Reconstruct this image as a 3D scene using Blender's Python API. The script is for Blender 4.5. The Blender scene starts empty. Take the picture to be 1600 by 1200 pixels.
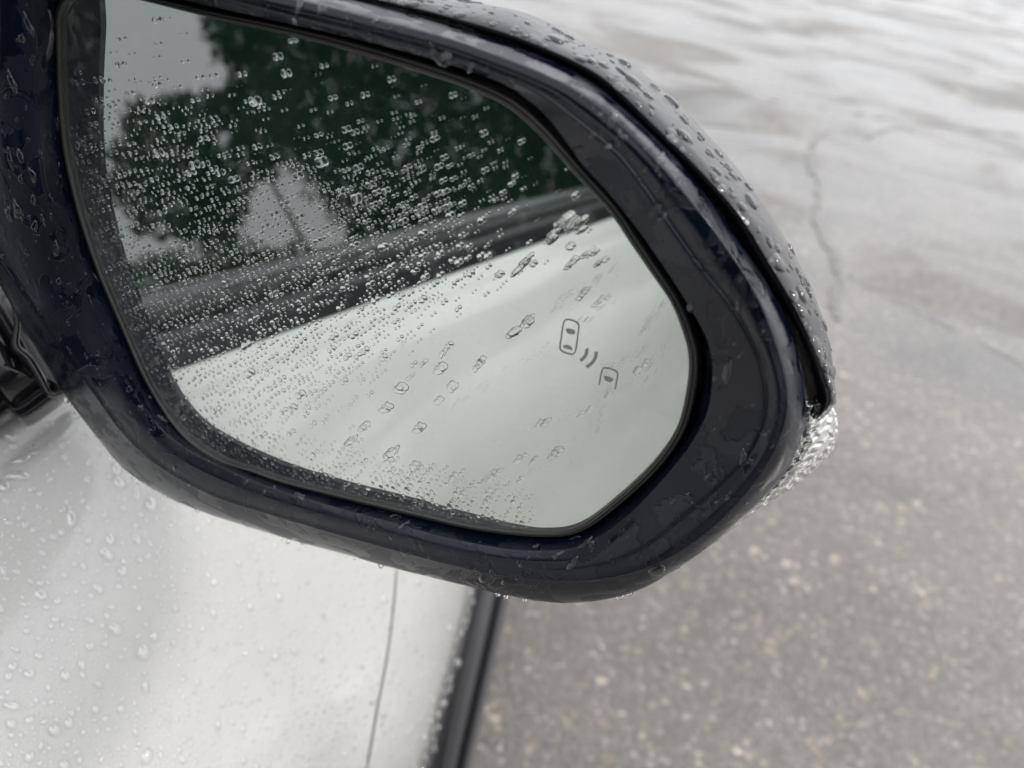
import bpy, math, random
import numpy as np
from mathutils import Vector, Matrix
from mathutils.bvhtree import BVHTree

random.seed(7); rng = np.random.default_rng(7)
C = bpy.context.scene.collection
sc = bpy.context.scene

# ------------------------------------------------------------------ camera
def nrm(v):
    v = np.array(v, float); return v / np.linalg.norm(v)
F = 1200.0                                   # focal length in pixels of the 1600 px wide photograph
CAMZ = 1.40
CAM = np.array([0, 0, CAMZ])
_th, _p = math.radians(10), math.radians(38)  # roll, pitch
_up = nrm([math.sin(_th) * math.cos(_p), math.cos(_th) * math.cos(_p), -math.sin(_p)])
_y = nrm([1200 - 800, 600 + 255, F]); _y = nrm(_y - _up * np.dot(_y, _up))
_x = np.cross(_up, _y)
RW = np.array([_x, _y, _up])                 # photo camera axes (right, up, forward) -> world
camd = bpy.data.cameras.new('camera')
cam = bpy.data.objects.new('camera', camd); C.objects.link(cam)
right, upv, fwd = RW[:, 0], RW[:, 1], RW[:, 2]
cam.matrix_world = Matrix(((right[0], upv[0], -fwd[0], CAM[0]), (right[1], upv[1], -fwd[1], CAM[1]),
                           (right[2], upv[2], -fwd[2], CAM[2]), (0, 0, 0, 1)))
camd.sensor_width = 36; camd.lens = 27
camd.clip_start = 0.01; camd.clip_end = 600
camd.dof.use_dof = True; camd.dof.focus_distance = 0.232; camd.dof.aperture_fstop = 9.8
sc.camera = cam

# ------------------------------------------------------------------ world and sun (overcast)
w = bpy.data.worlds.new('World'); sc.world = w; w.use_nodes = True
nt = w.node_tree; nt.nodes.clear()
SUN_EL, SUN_ROT = math.radians(40), math.radians(72)   # elevation, bearing from straight ahead (+Y), clockwise
sky = nt.nodes.new('ShaderNodeTexSky'); sky.sky_type = 'NISHITA'; sky.sun_disc = False
sky.sun_elevation = SUN_EL; sky.sun_rotation = SUN_ROT; sky.dust_density = 4
b1 = nt.nodes.new('ShaderNodeBackground'); b1.inputs[1].default_value = 0.05
nt.links.new(sky.outputs[0], b1.inputs[0])
tc = nt.nodes.new('ShaderNodeTexCoord'); sep = nt.nodes.new('ShaderNodeSeparateXYZ')
nt.links.new(tc.outputs['Generated'], sep.inputs[0])
mr = nt.nodes.new('ShaderNodeMapRange'); mr.inputs[1].default_value = -0.02; mr.inputs[2].default_value = 0.9
nt.links.new(sep.outputs[2], mr.inputs[0])
cn = nt.nodes.new('ShaderNodeTexNoise'); cn.inputs['Scale'].default_value = 1.6; cn.inputs['Detail'].default_value = 3
nt.links.new(tc.outputs['Generated'], cn.inputs['Vector'])
ma = nt.nodes.new('ShaderNodeMath'); ma.operation = 'MULTIPLY_ADD'; ma.inputs[1].default_value = 0.5; 
nt.links.new(cn.outputs['Fac'], ma.inputs[0]); 
mb = nt.nodes.new('ShaderNodeMath'); mb.operation = 'ADD'; mb.inputs[1].default_value = -0.25
nt.links.new(mr.outputs[0], mb.inputs[0]); nt.links.new(mb.outputs[0], ma.inputs[2])
dt = nt.nodes.new('ShaderNodeVectorMath'); dt.operation = 'DOT_PRODUCT'
dt.inputs[1].default_value = (math.sin(SUN_ROT) * math.cos(SUN_EL), math.cos(SUN_ROT) * math.cos(SUN_EL), math.sin(SUN_EL)); nt.links.new(tc.outputs['Generated'], dt.inputs[0])
m1 = nt.nodes.new('ShaderNodeMapRange'); m1.inputs[1].default_value = -.6; m1.inputs[2].default_value = 1; m1.inputs[3].default_value = .76; m1.inputs[4].default_value = 1.15
nt.links.new(dt.outputs['Value'], m1.inputs[0])
cr = nt.nodes.new('ShaderNodeValToRGB')
cr.color_ramp.elements[0].color = (0.78, 0.795, 0.82, 1); cr.color_ramp.elements[1].color = (1.40, 1.42, 1.46, 1)
nt.links.new(ma.outputs[0], cr.inputs[0])
b2 = nt.nodes.new('ShaderNodeBackground'); nt.links.new(m1.outputs[0], b2.inputs[1])
nt.links.new(cr.outputs[0], b2.inputs[0])
ad = nt.nodes.new('ShaderNodeMixShader'); ad.inputs[0].default_value = 0.88
nt.links.new(b1.outputs[0], ad.inputs[1]); nt.links.new(b2.outputs[0], ad.inputs[2])
wo = nt.nodes.new('ShaderNodeOutputWorld'); nt.links.new(ad.outputs[0], wo.inputs[0])
sund = bpy.data.lights.new('sun', 'SUN'); sund.energy = .95; sund.angle = math.radians(10); sund.color = (1, .97, .93)
sun = bpy.data.objects.new('sun', sund); C.objects.link(sun)
sun.rotation_euler = Vector((math.sin(SUN_ROT) * math.cos(SUN_EL), math.cos(SUN_ROT) * math.cos(SUN_EL), math.sin(SUN_EL))).to_track_quat('Z', 'Y').to_euler()
sc.view_settings.view_transform = 'Standard'; sc.view_settings.look = 'None'
sc.view_settings.exposure = 0.54; sc.view_settings.gamma = 1; sc.view_settings.use_curve_mapping = False
sc.render.engine = 'CYCLES'
sc.cycles.max_bounces = 14; sc.cycles.transmission_bounces = 10; sc.cycles.transparent_max_bounces = 12
sc.cycles.glossy_bounces = 8; sc.cycles.diffuse_bounces = 7
sc.cycles.sample_clamp_indirect = 60; sc.cycles.blur_glossy = 0.0; sc.cycles.caustics_refractive = True; sc.cycles.caustics_reflective = True; sc.cycles.use_denoising = True

# ------------------------------------------------------------------ material helpers
def mat(name, col=(.5, .5, .5), rough=.5, metal=0, **kw):
    m = bpy.data.materials.new(name); m.use_nodes = True
    p = m.node_tree.nodes['Principled BSDF']
    p.inputs['Base Color'].default_value = (*col, 1)
    p.inputs['Roughness'].default_value = rough; p.inputs['Metallic'].default_value = metal
    for k, v in kw.items():
        p.inputs[k.replace('_', ' ')].default_value = v
    return m, m.node_tree, p
def node(nt, typ, **kw):
    n = nt.nodes.new(typ)
    for k, v in kw.items():
        if k in n.inputs: n.inputs[k].default_value = v
        else: setattr(n, k, v)
    return n
def ramp(nt, src, stops):
    r = nt.nodes.new('ShaderNodeValToRGB'); e = r.color_ramp.elements
    while len(e) < len(stops): e.new(.5)
    for i, (p, c) in enumerate(stops):
        e[i].position = p; e[i].color = (*c, 1) if not isinstance(c, (int, float)) else (c, c, c, 1)
    nt.links.new(src, r.inputs[0]); return r.outputs[0]
def coords(nt, scale=(1, 1, 1), rot=(0, 0, 0)):
    t = nt.nodes.new('ShaderNodeTexCoord'); m = nt.nodes.new('ShaderNodeMapping')
    m.inputs['Scale'].default_value = scale; m.inputs['Rotation'].default_value = rot
    nt.links.new(t.outputs['Object'], m.inputs[0]); return m.outputs[0]
def noise(nt, vec, scale, detail=4, rough=.5, dist=0):
    n = nt.nodes.new('ShaderNodeTexNoise'); n.inputs['Scale'].default_value = scale
    n.inputs['Detail'].default_value = detail; n.inputs['Roughness'].default_value = rough
    n.inputs['Distortion'].default_value = dist
    nt.links.new(vec, n.inputs['Vector']); return n.outputs['Fac']
def bump(nt, h, strength, dist, prev=None):
    b = nt.nodes.new('ShaderNodeBump'); b.inputs['Strength'].default_value = strength
    b.inputs['Distance'].default_value = dist; nt.links.new(h, b.inputs['Height'])
    if prev is not None: nt.links.new(prev, b.inputs['Normal'])
    return b.outputs[0]
def math2(nt, op, a, b):
    n = nt.nodes.new('ShaderNodeMath'); n.operation = op
    for i, v in enumerate((a, b)):
        if isinstance(v, (int, float)): n.inputs[i].default_value = v
        else: nt.links.new(v, n.inputs[i])
    return n.outputs[0]
def mixc(nt, fac, a, b, typ='MIX'):
    n = nt.nodes.new('ShaderNodeMix'); n.data_type = 'RGBA'; n.blend_type = typ
    for i, v in ((0, fac), (6, a), (7, b)):
        if isinstance(v, (int, float)): n.inputs[i].default_value = v
        elif isinstance(v, tuple): n.inputs[i].default_value = (*v, 1)
        else: nt.links.new(v, n.inputs[i])
    return n.outputs[2]

# wet moulded plastic of the mirror surround: satin where dry, a film of water with sharp edges where wet
def wet_plastic(name, col, dry_r, lo, hi, scale, fine, k=.6):
    m, nt, p = mat(name, col, dry_r)
    v = coords(nt)
    n1 = noise(nt, v, scale, 4, .55, .9)
    mask = ramp(nt, n1, [(lo, 0.0), (hi, 1.0)])
    r = nt.nodes.new('ShaderNodeMapRange'); r.inputs[3].default_value = dry_r; r.inputs[4].default_value = .06
    nt.links.new(mask, r.inputs[0]); nt.links.new(r.outputs[0], p.inputs['Roughness'])
    film = noise(nt, v, scale * .7, 2)
    h = math2(nt, 'ADD', mask, math2(nt, 'MULTIPLY', film, 1.6))
    b = bump(nt, h, k, .0005)
    g = noise(nt, v, fine, 2)
    b = bump(nt, g, .10, .0003, b)
    nt.links.new(b, p.inputs['Normal'])
    # wiped streaks and mineral haze make the dry plastic uneven
    s = noise(nt, coords(nt, (1, 1, .35)), 60, 4)
    c = ramp(nt, s, [(.3, tuple(x * .75 for x in col)), (.75, tuple(x * 1.5 for x in col))])
    nt.links.new(c, p.inputs['Base Color'])
    return m
M = {}
M['bezel'] = wet_plastic('wet_satin_plastic', (.0024, .0038, .0090), .36, .485, .515, 80, 2500, .22); M['bezel'].node_tree.nodes['Principled BSDF'].inputs['IOR'].default_value = 1.42
M['cap'] = wet_plastic('wet_gloss_plastic', (.005, .005, .007), .06, .45, .62, 90, 1500, .25); M['cap'].node_tree.nodes['Principled BSDF'].inputs['IOR'].default_value = 1.52
M['rim'] = mat('rubber_rim', (.02, .02, .019), .28)[0]
m, nt, p = mat('mirror_coating', (.675, .725, .70), .0, 1)
# faint dried water marks scatter a little light off the silvered glass
v = coords(nt); sp = ramp(nt, noise(nt, v, 160, 2), [(.55, 0.0), (.72, .10)])
nt.links.new(sp, p.inputs['Roughness'])
p.inputs['Roughness'].default_value = 0
for l in list(nt.links):
    if l.to_socket == p.inputs['Roughness']: nt.links.remove(l)
M['mirror'] = m
df = node(nt, 'ShaderNodeBsdfDiffuse'); df.inputs[0].default_value = (.75, .78, .76, 1)
mx = node(nt, 'ShaderNodeMixShader')
spots = ramp(nt, noise(nt, v, 230, 2, .4), [(.56, 0.0), (.78, .09)])
haze = ramp(nt, noise(nt, v, 40, 5), [(.3, .0), (.8, .015)])
nt.links.new(math2(nt, 'ADD', spots, haze), mx.inputs[0])
nt.links.new(p.outputs[0], mx.inputs[1]); nt.links.new(df.outputs[0], mx.inputs[2])
nt.links.new(mx.outputs[0], nt.nodes['Material Output'].inputs[0])
# clear front face of the glass: straight through plus a faint surface reflection
m = bpy.data.materials.new('front_of_glass'); m.use_nodes = True; nt = m.node_tree; nt.nodes.clear()
fr = node(nt, 'ShaderNodeFresnel', IOR=1.5); tr = node(nt, 'ShaderNodeBsdfTransparent'); gl = node(nt, 'ShaderNodeBsdfGlossy', Roughness=0.0)
mx = node(nt, 'ShaderNodeMixShader'); o = node(nt, 'ShaderNodeOutputMaterial')
ge = node(nt, 'ShaderNodeNewGeometry'); io = node(nt, 'ShaderNodeMapRange'); io.inputs[3].default_value = 1.5; io.inputs[4].default_value = 1 / 1.5   # thin sheet: same reflection from both sides
nt.links.new(ge.outputs['Backfacing'], io.inputs[0]); nt.links.new(io.outputs[0], fr.inputs[0])
nt.links.new(fr.outputs[0], mx.inputs[0]); nt.links.new(tr.outputs[0], mx.inputs[1]); nt.links.new(gl.outputs[0], mx.inputs[2]); nt.links.new(mx.outputs[0], o.inputs[0])
M['pane'] = m
# water
m = bpy.data.materials.new('water'); m.use_nodes = True; nt = m.node_tree; nt.nodes.clear()
g = node(nt, 'ShaderNodeBsdfGlass', IOR=1.333, Roughness=0.0); o = node(nt, 'ShaderNodeOutputMaterial'); nt.links.new(g.outputs[0], o.inputs[0])
M['water'] = m
m = bpy.data.materials.new('water_on_paint'); m.use_nodes = True; nt = m.node_tree; nt.nodes.clear()
def wet_mix(nt, clear, ior, gr=.02, gi=1.333):
    g = node(nt, 'ShaderNodeBsdfGlass', IOR=gi, Roughness=0.0); t = node(nt, 'ShaderNodeBsdfTransparent')
    a = node(nt, 'ShaderNodeMixShader'); a.inputs[0].default_value = clear; nt.links.new(g.outputs[0], a.inputs[1]); nt.links.new(t.outputs[0], a.inputs[2])
    f = node(nt, 'ShaderNodeFresnel', IOR=ior); h = node(nt, 'ShaderNodeBsdfGlossy', Roughness=gr); b = node(nt, 'ShaderNodeMixShader')
    ge = node(nt, 'ShaderNodeNewGeometry'); sb = node(nt, 'ShaderNodeMath', operation='SUBTRACT'); sb.inputs[0].default_value = 1; nt.links.new(ge.outputs['Backfacing'], sb.inputs[1])
    ml = node(nt, 'ShaderNodeMath', operation='MULTIPLY'); nt.links.new(f.outputs[0], ml.inputs[0]); nt.links.new(sb.outputs[0], ml.inputs[1])
    nt.links.new(ml.outputs[0], b.inputs[0]); nt.links.new(a.outputs[0], b.inputs[1]); nt.links.new(h.outputs[0], b.inputs[2])
    o = node(nt, 'ShaderNodeOutputMaterial'); nt.links.new(b.outputs[0], o.inputs[0])
wet_mix(nt, .30, 2.5, .17, 1.22)
m2 = bpy.data.materials.new('water_on_plastic'); m2.use_nodes = True; m2.node_tree.nodes.clear(); wet_mix(m2.node_tree, .0, 1.42); M['water_s'] = m2
M['water_p'] = m
M['icon'] = mat('etched_mark', (.17, .18, .175), .6)[0]
# white pearl paint with clear coat
m, nt, p = mat('white_paint', (.74, .74, .725), .32, Coat_Weight=1.0, Coat_Roughness=.03)
v = coords(nt)
c = ramp(nt, noise(nt, v, 5, 6), [(.3, (.47, .466, .448)), (.7, (.52, .516, .497))])
fl = ramp(nt, noise(nt, v, 900, 2), [(.45, (.93, .93, .93)), (.7, (1, 1, 1))])
nt.links.new(mixc(nt, 1.0, c, fl, 'MULTIPLY'), p.inputs['Base Color'])
nt.links.new(bump(nt, noise(nt, v, 260, 3), .12, .0006), p.inputs['Coat Normal'])
M['paint'] = m
M['gloss_black'] = mat('gloss_black_trim', (.006, .006, .007), .12)[0]
M['trim'] = mat('belt_trim', (.018, .018, .019), .20, IOR=1.7)[0]
M['rubber'] = mat('black_rubber', (.005, .005, .006), .30)[0]
m, nt, p = mat('dark_cladding', (.055, .054, .058), .42, IOR=1.55)
nt.links.new(bump(nt, noise(nt, coords(nt), 900, 3), .3, .0004), p.inputs['Normal'])
M['clad'] = m
M['tint'] = mat('tinted_window', (.003, .010, .006), .0, IOR=2.8)[0]
M['dark'] = mat('dark_gap_and_reflection', (.006, .006, .006), .8)[0]
M['lining'] = mat('wheel_well_lining', (.012, .012, .012), .9)[0]
M['tyre'] = mat('tyre_rubber', (.02, .02, .02), .8)[0]
M['alloy'] = mat('wheel_alloy', (.45, .45, .46), .3, 1)[0]
m, nt, p = mat('signal_lens', (.97, .97, .97), .0, Transmission_Weight=1.0, IOR=1.25)
v = coords(nt, (1.0, 1.0, 2.2), (.3, .2, .5)); b = bump(nt, noise(nt, v, 300, 2, .5, 1.2), .25, .0008)
M['lens'] = m
gm = node(nt, 'ShaderNodeBsdfGlossy', Roughness=.02); gm.inputs[0].default_value = (.95, .95, .94, 1); mx = node(nt, 'ShaderNodeMixShader'); mx.inputs[0].default_value = .72
nt.links.new(p.outputs[0], mx.inputs[1]); nt.links.new(gm.outputs[0], mx.inputs[2]); nt.links.new(mx.outputs[0], nt.nodes['Material Output'].inputs[0])
M['dark_facet'] = mat('signal_facet', (.06, .06, .06), .1)[0]
m, nt, p = mat('signal_reflector', (.93, .93, .92), .03, 1)
v = coords(nt, (1.0, 1.0, 2.6), (.3, .2, .5)); vr = node(nt, 'ShaderNodeTexVoronoi', Scale=420.0); nt.links.new(v, vr.inputs['Vector'])
b = bump(nt, vr.outputs['Distance'], .3, .001); nt.links.new(bump(nt, noise(nt, v, 200, 2, .5, 2.0), .3, .001, b), p.inputs['Normal'])
M['reflector'] = m
M['amber'] = mat('signal_bulb', (.5, .45, .38), .3)[0]

# ------------------------------------------------------------------ object helpers
def build(name, verts, faces, m, parent=None, smooth=True, mats=None, idx=None):
    me = bpy.data.meshes.new(name); me.from_pydata([tuple(v) for v in verts], [], [tuple(int(i) for i in f) for f in faces])
    for q in (mats or [m]): me.materials.append(q)
    if idx is not None: me.polygons.foreach_set('material_index', idx)
    if smooth: me.polygons.foreach_set('use_smooth', [True] * len(me.polygons))
    me.update()
    o = bpy.data.objects.new(name, me); C.objects.link(o)
    if parent: o.parent = parent
    return o
def empty(name, label, cat, group=None, loc=(0, 0, 0), parent=None):
    o = bpy.data.objects.new(name, None); C.objects.link(o); o.location = loc; o.empty_display_size = .05
    if label: o['label'] = label
    if cat: o['category'] = cat
    if group: o['group'] = group
    if parent: o.parent = parent
    return o
def grid_faces(nr, nc, closed=False, flip=False):
    f = []
    for i in range(nr - 1):
        for j in range(nc if closed else nc - 1):
            a, b = i * nc + j, i * nc + (j + 1) % nc
            q = (a, b, b + nc, a + nc)
            f.append(q[::-1] if flip else q)
    return f
def catmull(P, sub, closed=False):
    P = np.array(P, float); n = len(P); out = []
    for i in range(n if closed else n - 1):
        if closed: a, b, c, d = P[i - 1], P[i], P[(i + 1) % n], P[(i + 2) % n]
        else: a, b, c, d = P[max(i - 1, 0)], P[i], P[i + 1], P[min(i + 2, n - 1)]
        for t in np.linspace(0, 1, sub, endpoint=False):
            out.append(.5 * ((2 * b) + (c - a) * t + (2 * a - 5 * b + 4 * c - d) * t * t + (3 * b - a - 3 * c + d) * t ** 3))
    if not closed: out.append(P[-1])
    return np.array(out)
def fix_normals(o, away):
    """flip faces so that they point away from (or, negative, towards) the given point on average"""
    import bmesh
    bm = bmesh.new(); bm.from_mesh(o.data); bmesh.ops.recalc_face_normals(bm, faces=bm.faces)
    bm.to_mesh(o.data); bm.free(); o.data.update()
def bvh_of(objs):
    vs, fs = [], []
    for o in objs:
        k = len(vs); vs += [v.co.copy() for v in o.data.vertices]
        fs += [[i + k for i in p.vertices] for p in o.data.polygons]
    return BVHTree.FromPolygons(vs, fs)

# ------------------------------------------------------------------ mirror plane
def cray(px, py): return np.array([px - 800, 600 - py, F]) / F
NC = nrm(-_y - nrm(cray(1500, 150)))          # mirror normal, photo camera axes
P0 = cray(620, 430) * .215
NW = RW @ NC
def onm(px, py, h=0.0):                      # h in millimetres above the mirror glass
    d = cray(px, py); return CAM + RW @ (d * (np.dot(NC, P0) + h * .001) / np.dot(NC, d))
E1v = nrm(np.cross([0, 0, 1], NW)); E2v = np.cross(NW, E1v)
def to_px(p):
    q = RW.T @ (np.array(p) - CAM); return 800 + F * q[0] / q[2], 600 - F * q[1] / q[2]
CX, CY = 600, 420
NA = 288
def lift(x, y):                              # the surround stands higher above the glass on its inner (left) side
    return 5.5 / (1 + math.exp((x - 170 + (y - 300) * .1) / 70))
def ring(ctrl, h=None, up=0):
    """closed outline given at (x, y[, h]) photo points, resampled by angle; -> world points"""
    A = [(c[0], c[1], (c[2] if len(c) > 2 else h) + up * lift(c[0], c[1])) for c in ctrl]
    P = catmull(A, 10, True)
    ang = np.arctan2(P[:, 1] - CY, P[:, 0] - CX); r = np.hypot(P[:, 1] - CY, P[:, 0] - CX)
    o = np.argsort(ang); ang, r, hh = ang[o], r[o], P[o, 2]
    t = np.linspace(-math.pi, math.pi, NA, endpoint=False)
    R = np.interp(t, ang, r, period=2 * math.pi); H = np.interp(t, ang, hh, period=2 * math.pi)
    return np.array([onm(CX + R[k] * math.cos(t[k]), CY + R[k] * math.sin(t[k]), H[k]) for k in range(NA)])
CEN = onm(CX, CY)
def shift(R, out_mm, h_mm):                  # move a ring outward in the mirror plane and along the normal
    d = R - CEN; d = d - np.outer(d @ NW, NW); d /= np.linalg.norm(d, axis=1)[:, None]
    return R + d * out_mm * .001 + NW * h_mm * .001
G = ring([(98,60),(104,200),(122,300),(152,400),(193,500),(238,600),(290,676),(345,715),(400,733),(450,750),(556,776),(650,798),(750,820),(850,829),(905,820),(960,781),
          (1022,722),(1060,665),(1076,600),(1078,550),(1066,506),(1050,468),(1025,431),(990,380),(953,326),(900,268),(850,212),(810,175),(775,153),(712,128),(619,98),
          (500,64),(400,41),(344,29),(219,-2),(160,-14),(118,-5),(100,20)], 0)
O_ = ring([(62,-40,6),(56,50,7),(58,150,7),(70,280,7),(105,400,7),(146,490,7),(196,590,7),(245,660,7),(300,705,7),(400,752,7),(500,785,7),(600,812,7),(700,840,7),(800,858,6),(880,858,5),
           (930,842,4.5),(985,802,4),(1035,750,4),(1075,700,4),(1103,650,4),(1113,600,4),(1112,560,4),(1103,525,4),(1075,475,4),(1037,416,4),(994,355,4),(950,300,4),(912,259,4),
           (880,215,4),(850,178,4),(806,143,4),(759,120,4),(681,95,4),(560,62,4),(400,26,4),(219,-18,5),(120,-60,6)], up=1)
J = ring([(10,-75,9),(-2,50,9.5),(-2,180,9.5),(5,300,9.5),(30,400,9.5),(75,490,9.5),(150,600,9.5),(205,670,9.5),(270,728,9.5),(350,768,9.5),(450,798,9.5),(600,838,9.5),(700,866,9),(800,884,8),
          (900,886,7.5),(990,860,7),(1070,800,7),(1130,748,7),(1172,700,7),(1193,640,7),(1187,575,7),(1162,519,7),(1131,469,7),(1094,425,7),(1037,345,7),(1000,290,7),(960,240,7),(897,188,7),
          (850,152,7),(800,128,7),(700,92,7),(600,64,7),(500,40,7),(400,14,7),(219,-35,8),(100,-90,8.5)], up=1)
K = ring([(-70,-120,9),(-90,50,9),(-85,200,9),(-50,330,9),(20,442,9),(62,500,9),(94,548,9),(141,608,9),(187,672,9),(235,719,9),(290,754,9),(345,780,9),(400,798,9),(500,828,9),(600,856,9),(700,882,8.5),
          (800,902,8),(900,909,7.5),(980,899,7),(1040,876,7),(1095,841,7),(1150,791,7),(1194,735,7),(1222,680,7),(1232,620,7),(1216,545,7),(1182,460,7),(1135,385,7),(1082,315,7),(1022,245,7),
          (960,185,7),(900,141,7),(850,116,7),(780,88,7),(700,60,7),(600,34,7),(500,8,7),(400,-14,7),(219,-60,8),(50,-120,9)], up=1)
S = ring([(-170,-170,-6),(-210,-60,-6),(-220,60,-6),(-190,200,-6),(-100,340,-6),(0,433,-6),(41,506,-6),(78,569,-6),(106,616,-6),(141,662,-6),(187,720,-6),(219,747,-6),(266,775,-6),(312,794,-6),(406,825,-6),
          (494,850,-6),(556,866,-6),(619,884,-6),(712,906,-6),(790,925,-6),(850,936,-6),(912,938,-6),(991,922,-6),(1053,888,-6),(1116,844,-6),(1162,803,-6),(1194,775,-6),(1231,731,-6),(1250,691,-6),(1259,653,-6),
          (1257,605,-5),(1241,539,-4),(1209,469,-3),(1162,397,-3),(1125,345,-3),(1069,270,-3),(1006,206,-3),(944,150,-3),(900,120,-3),(837,90,-3),(775,66,-3),(666,32,-3),(556,3,-3),(450,-22,-3),(219,-85,-4),(0,-155,-5)])
# ------------------------------------------------------------------ the car
car = empty('white_car', 'rain wet white car with a black door mirror, seen over its front wing', 'car', loc=(-.9, 0, 0))
def part(name, v, f, m, parent=car, smooth=True, **k):
    off = np.array([-.9, 0, 0]) if parent is car else np.array([0, 0, 0])
    return build(name, np.array(v) - off, f, m, parent, smooth, **k)
# body side sections (x, z); the same shoulder runs from the doors into the front wing
SEC = [(-.2560, 1.1432), (-.2538, 1.1452), (-.2490, 1.1438), (-.2440, 1.1385), (-.2395, 1.1372), (-.2330, 1.1350), (-.222, 1.1255), (-.203, 1.104), (-.176, 1.067), (-.144, 1.015), (-.114, .955), (-.094, .905),
       (-.0835, .862), (-.0765, .815), (-.073, .76), (-.073, .70), (-.076, .60), (-.085, .45), (-.105, .32), (-.15, .24), (-.30, .21)]
SECC = catmull(SEC, 5)
DSEC = [(-.2560, 1.1432), (-.2538, 1.1452), (-.2490, 1.1438), (-.2440, 1.1385), (-.2395, 1.1372), (-.2330, 1.1350), (-.222, 1.1270), (-.208, 1.108), (-.190, 1.075), (-.174, 1.025), (-.161, .96), (-.151, .905),
        (-.142, .862), (-.133, .815), (-.123, .76), (-.115, .70), (-.108, .60), (-.105, .45), (-.115, .32), (-.15, .24), (-.30, .21)]
DSECC = catmull(DSEC, 5)                      # the doors are steeper below the shoulder than the wing
def body_y(y0, y1, n, name, secf=lambda y, s: s, parent=car, m=None, cut=None):
    ys = np.linspace(y0, y1, n); V = []
    for y in ys:
        s = secf(y, SECC.copy())
        V += [(a, y, b) for a, b in s]
    nc = len(SECC)
    f = []
    for i in range(n - 1):
        for j in range(nc - 1):
            a = i * nc + j; q = (a, a + nc, a + nc + 1, a + 1)
            if cut and cut(*[sum(V[k][t] for k in q) / 4 for t in range(3)]): continue
            f.append(q)
    return part(name, V, f, m or M['paint'], parent)
def wing_sec(y, s, jj=0):
    # the wing drops and narrows gently toward the nose
    k = min(1, max(0, (y + .16) / .28)); k = k * k * (3 - 2 * k)
    s = s * k + (DSECC if len(s) > 1 else DSECC[jj:jj + 1]) * (1 - k)
    s[:, 0] -= 1.3 * max(0, .36 - y) ** 2 * (.0 if y < .05 else 1) * np.clip((1.08 - s[:, 1]) / .2, 0, 1) * min(1, max(0, (y - .05) / .15))
    t = max(0, y - .25)
    s[:, 1] -= .10 * t * t * np.clip((s[:, 1] - .5) / .6, 0, 1) + .06 * t * np.clip((s[:, 1] - .5) / .6, 0, 1)
    s[:, 0] -= .16 * t * t
    return s
WY, WZ, WR = .86, .34, .395
def yj(x):                                    # where the door ends and the wing begins, by height on the section
    return min(.46, max(.185, .205 + 2.6 * (-.063 - x)))
def side_panel(name, ya, yb, n, cut=None, ja=0, jb=0):
    nc = len(SECC); V = []
    for i in range(n):
        for j in range(nc):
            x, z = SECC[j]; a0 = (yj(x) + ja) if ya is None else ya; b0 = (yj(x) - jb) if yb is None else yb
            y = a0 + (b0 - a0) * i / (n - 1); q = wing_sec(y, SECC[j:j + 1].copy(), j)[0]; V.append((q[0], y, q[1]))
    # turned-in edges so that the joint is a real groove
    f = []
    for i in range(n - 1):
        for j in range(nc - 1):
            a = i * nc + j; q = (a, a + nc, a + nc + 1, a + 1)
            if cut and cut(*[sum(V[k][t] for k in q) / 4 for t in range(3)]): continue
            f.append(q)
    for row, use in ((0, ya is None), (n - 1, yb is None)):
        if False:
            k0 = len(V); V += [(V[row * nc + j][0] - .010, V[row * nc + j][1], V[row * nc + j][2] - .006) for j in range(nc)]
            f += [(row * nc + j, row * nc + j + 1, k0 + j + 1, k0 + j) for j in range(nc - 1)]
    return part(name, V, f, M['paint'])
wing = side_panel('front_wing', None, 1.75, 160, lambda x, y, z: (y - WY) ** 2 + (z - WZ) ** 2 < WR ** 2, ja=.0016)
fdoor = side_panel('front_door', -1.02, None, 90, jb=.0016)
rdoor = body_y(-1.95, -1.025, 40, 'rear_door', wing_sec)
rear = body_y(-3.1, -1.955, 40, 'rear_quarter', wing_sec, cut=lambda x, y, z: (y + 2.05 - .0) ** 2 + (z - WZ) ** 2 < WR ** 2)
M['groove'] = mat('panel_joint', (.20, .20, .195), .8)[0]
for y in (-1.0225, -1.9525):
    q = SECC[2:75]; V = [(a - .006, y - .006, b - .003) for a, b in q] + [(a - .006, y + .006, b - .003) for a, b in q]
    part('shut_line', V, grid_faces(2, len(q)), M['dark'])
V = []
for x, z in SECC[6:95]:
    for d_ in (-.004, .004):
        y = yj(x) + d_; q = wing_sec(y, np.array([[x, z]]), int(np.argmin(np.abs(SECC[:, 1] - z))))[0]; V.append((q[0] - .0012, y, q[1] - .0008))
part('shut_line', V, grid_faces(89, 2), M['groove'])
# belt mouldings, window glass
def strip(name, pts, y0, y1, m, parent=car, n=24, sub=6):
    P = catmull(pts, sub); V = [(a, y, b) for y in np.linspace(y0, y1, n) for a, b in P]
    return part(name, V, grid_faces(n, len(P), flip=True), m, parent)
def strip2(name, pts, y0, y1, m, parent=car, n=2, sub=6): return strip(name, pts, y0, y1, m, parent, n, sub)
for a, b in ((-1.0, .40), (-1.94, -1.04)):
    strip2('window_seal', [(-.2565, 1.141), (-.262, 1.150), (-.268, 1.158), (-.2765, 1.160)], a, b, M['rubber'])
    strip2('belt_moulding', [(-.2765, 1.1585), (-.2760, 1.1665), (-.2775, 1.1725), (-.2815, 1.1762), (-.287, 1.1768), (-.292, 1.174)], a, b, M['trim'])
    V = [(-.290, a, 1.170), (-.290, b, 1.170), (-.455, b - (.55 if b > 0 else 0), 1.56), (-.455, a, 1.56)]
    part('side_window', V, [(0, 1, 2, 3)], M['tint'], smooth=False)
strip2('pillar', [(-.284, 1.160), (-.452, 1.562)], -1.045, -.995, M['gloss_black'])
strip2('pillar', [(-.284, 1.160), (-.452, 1.562)], -2.02, -1.935, M['gloss_black'])
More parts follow.
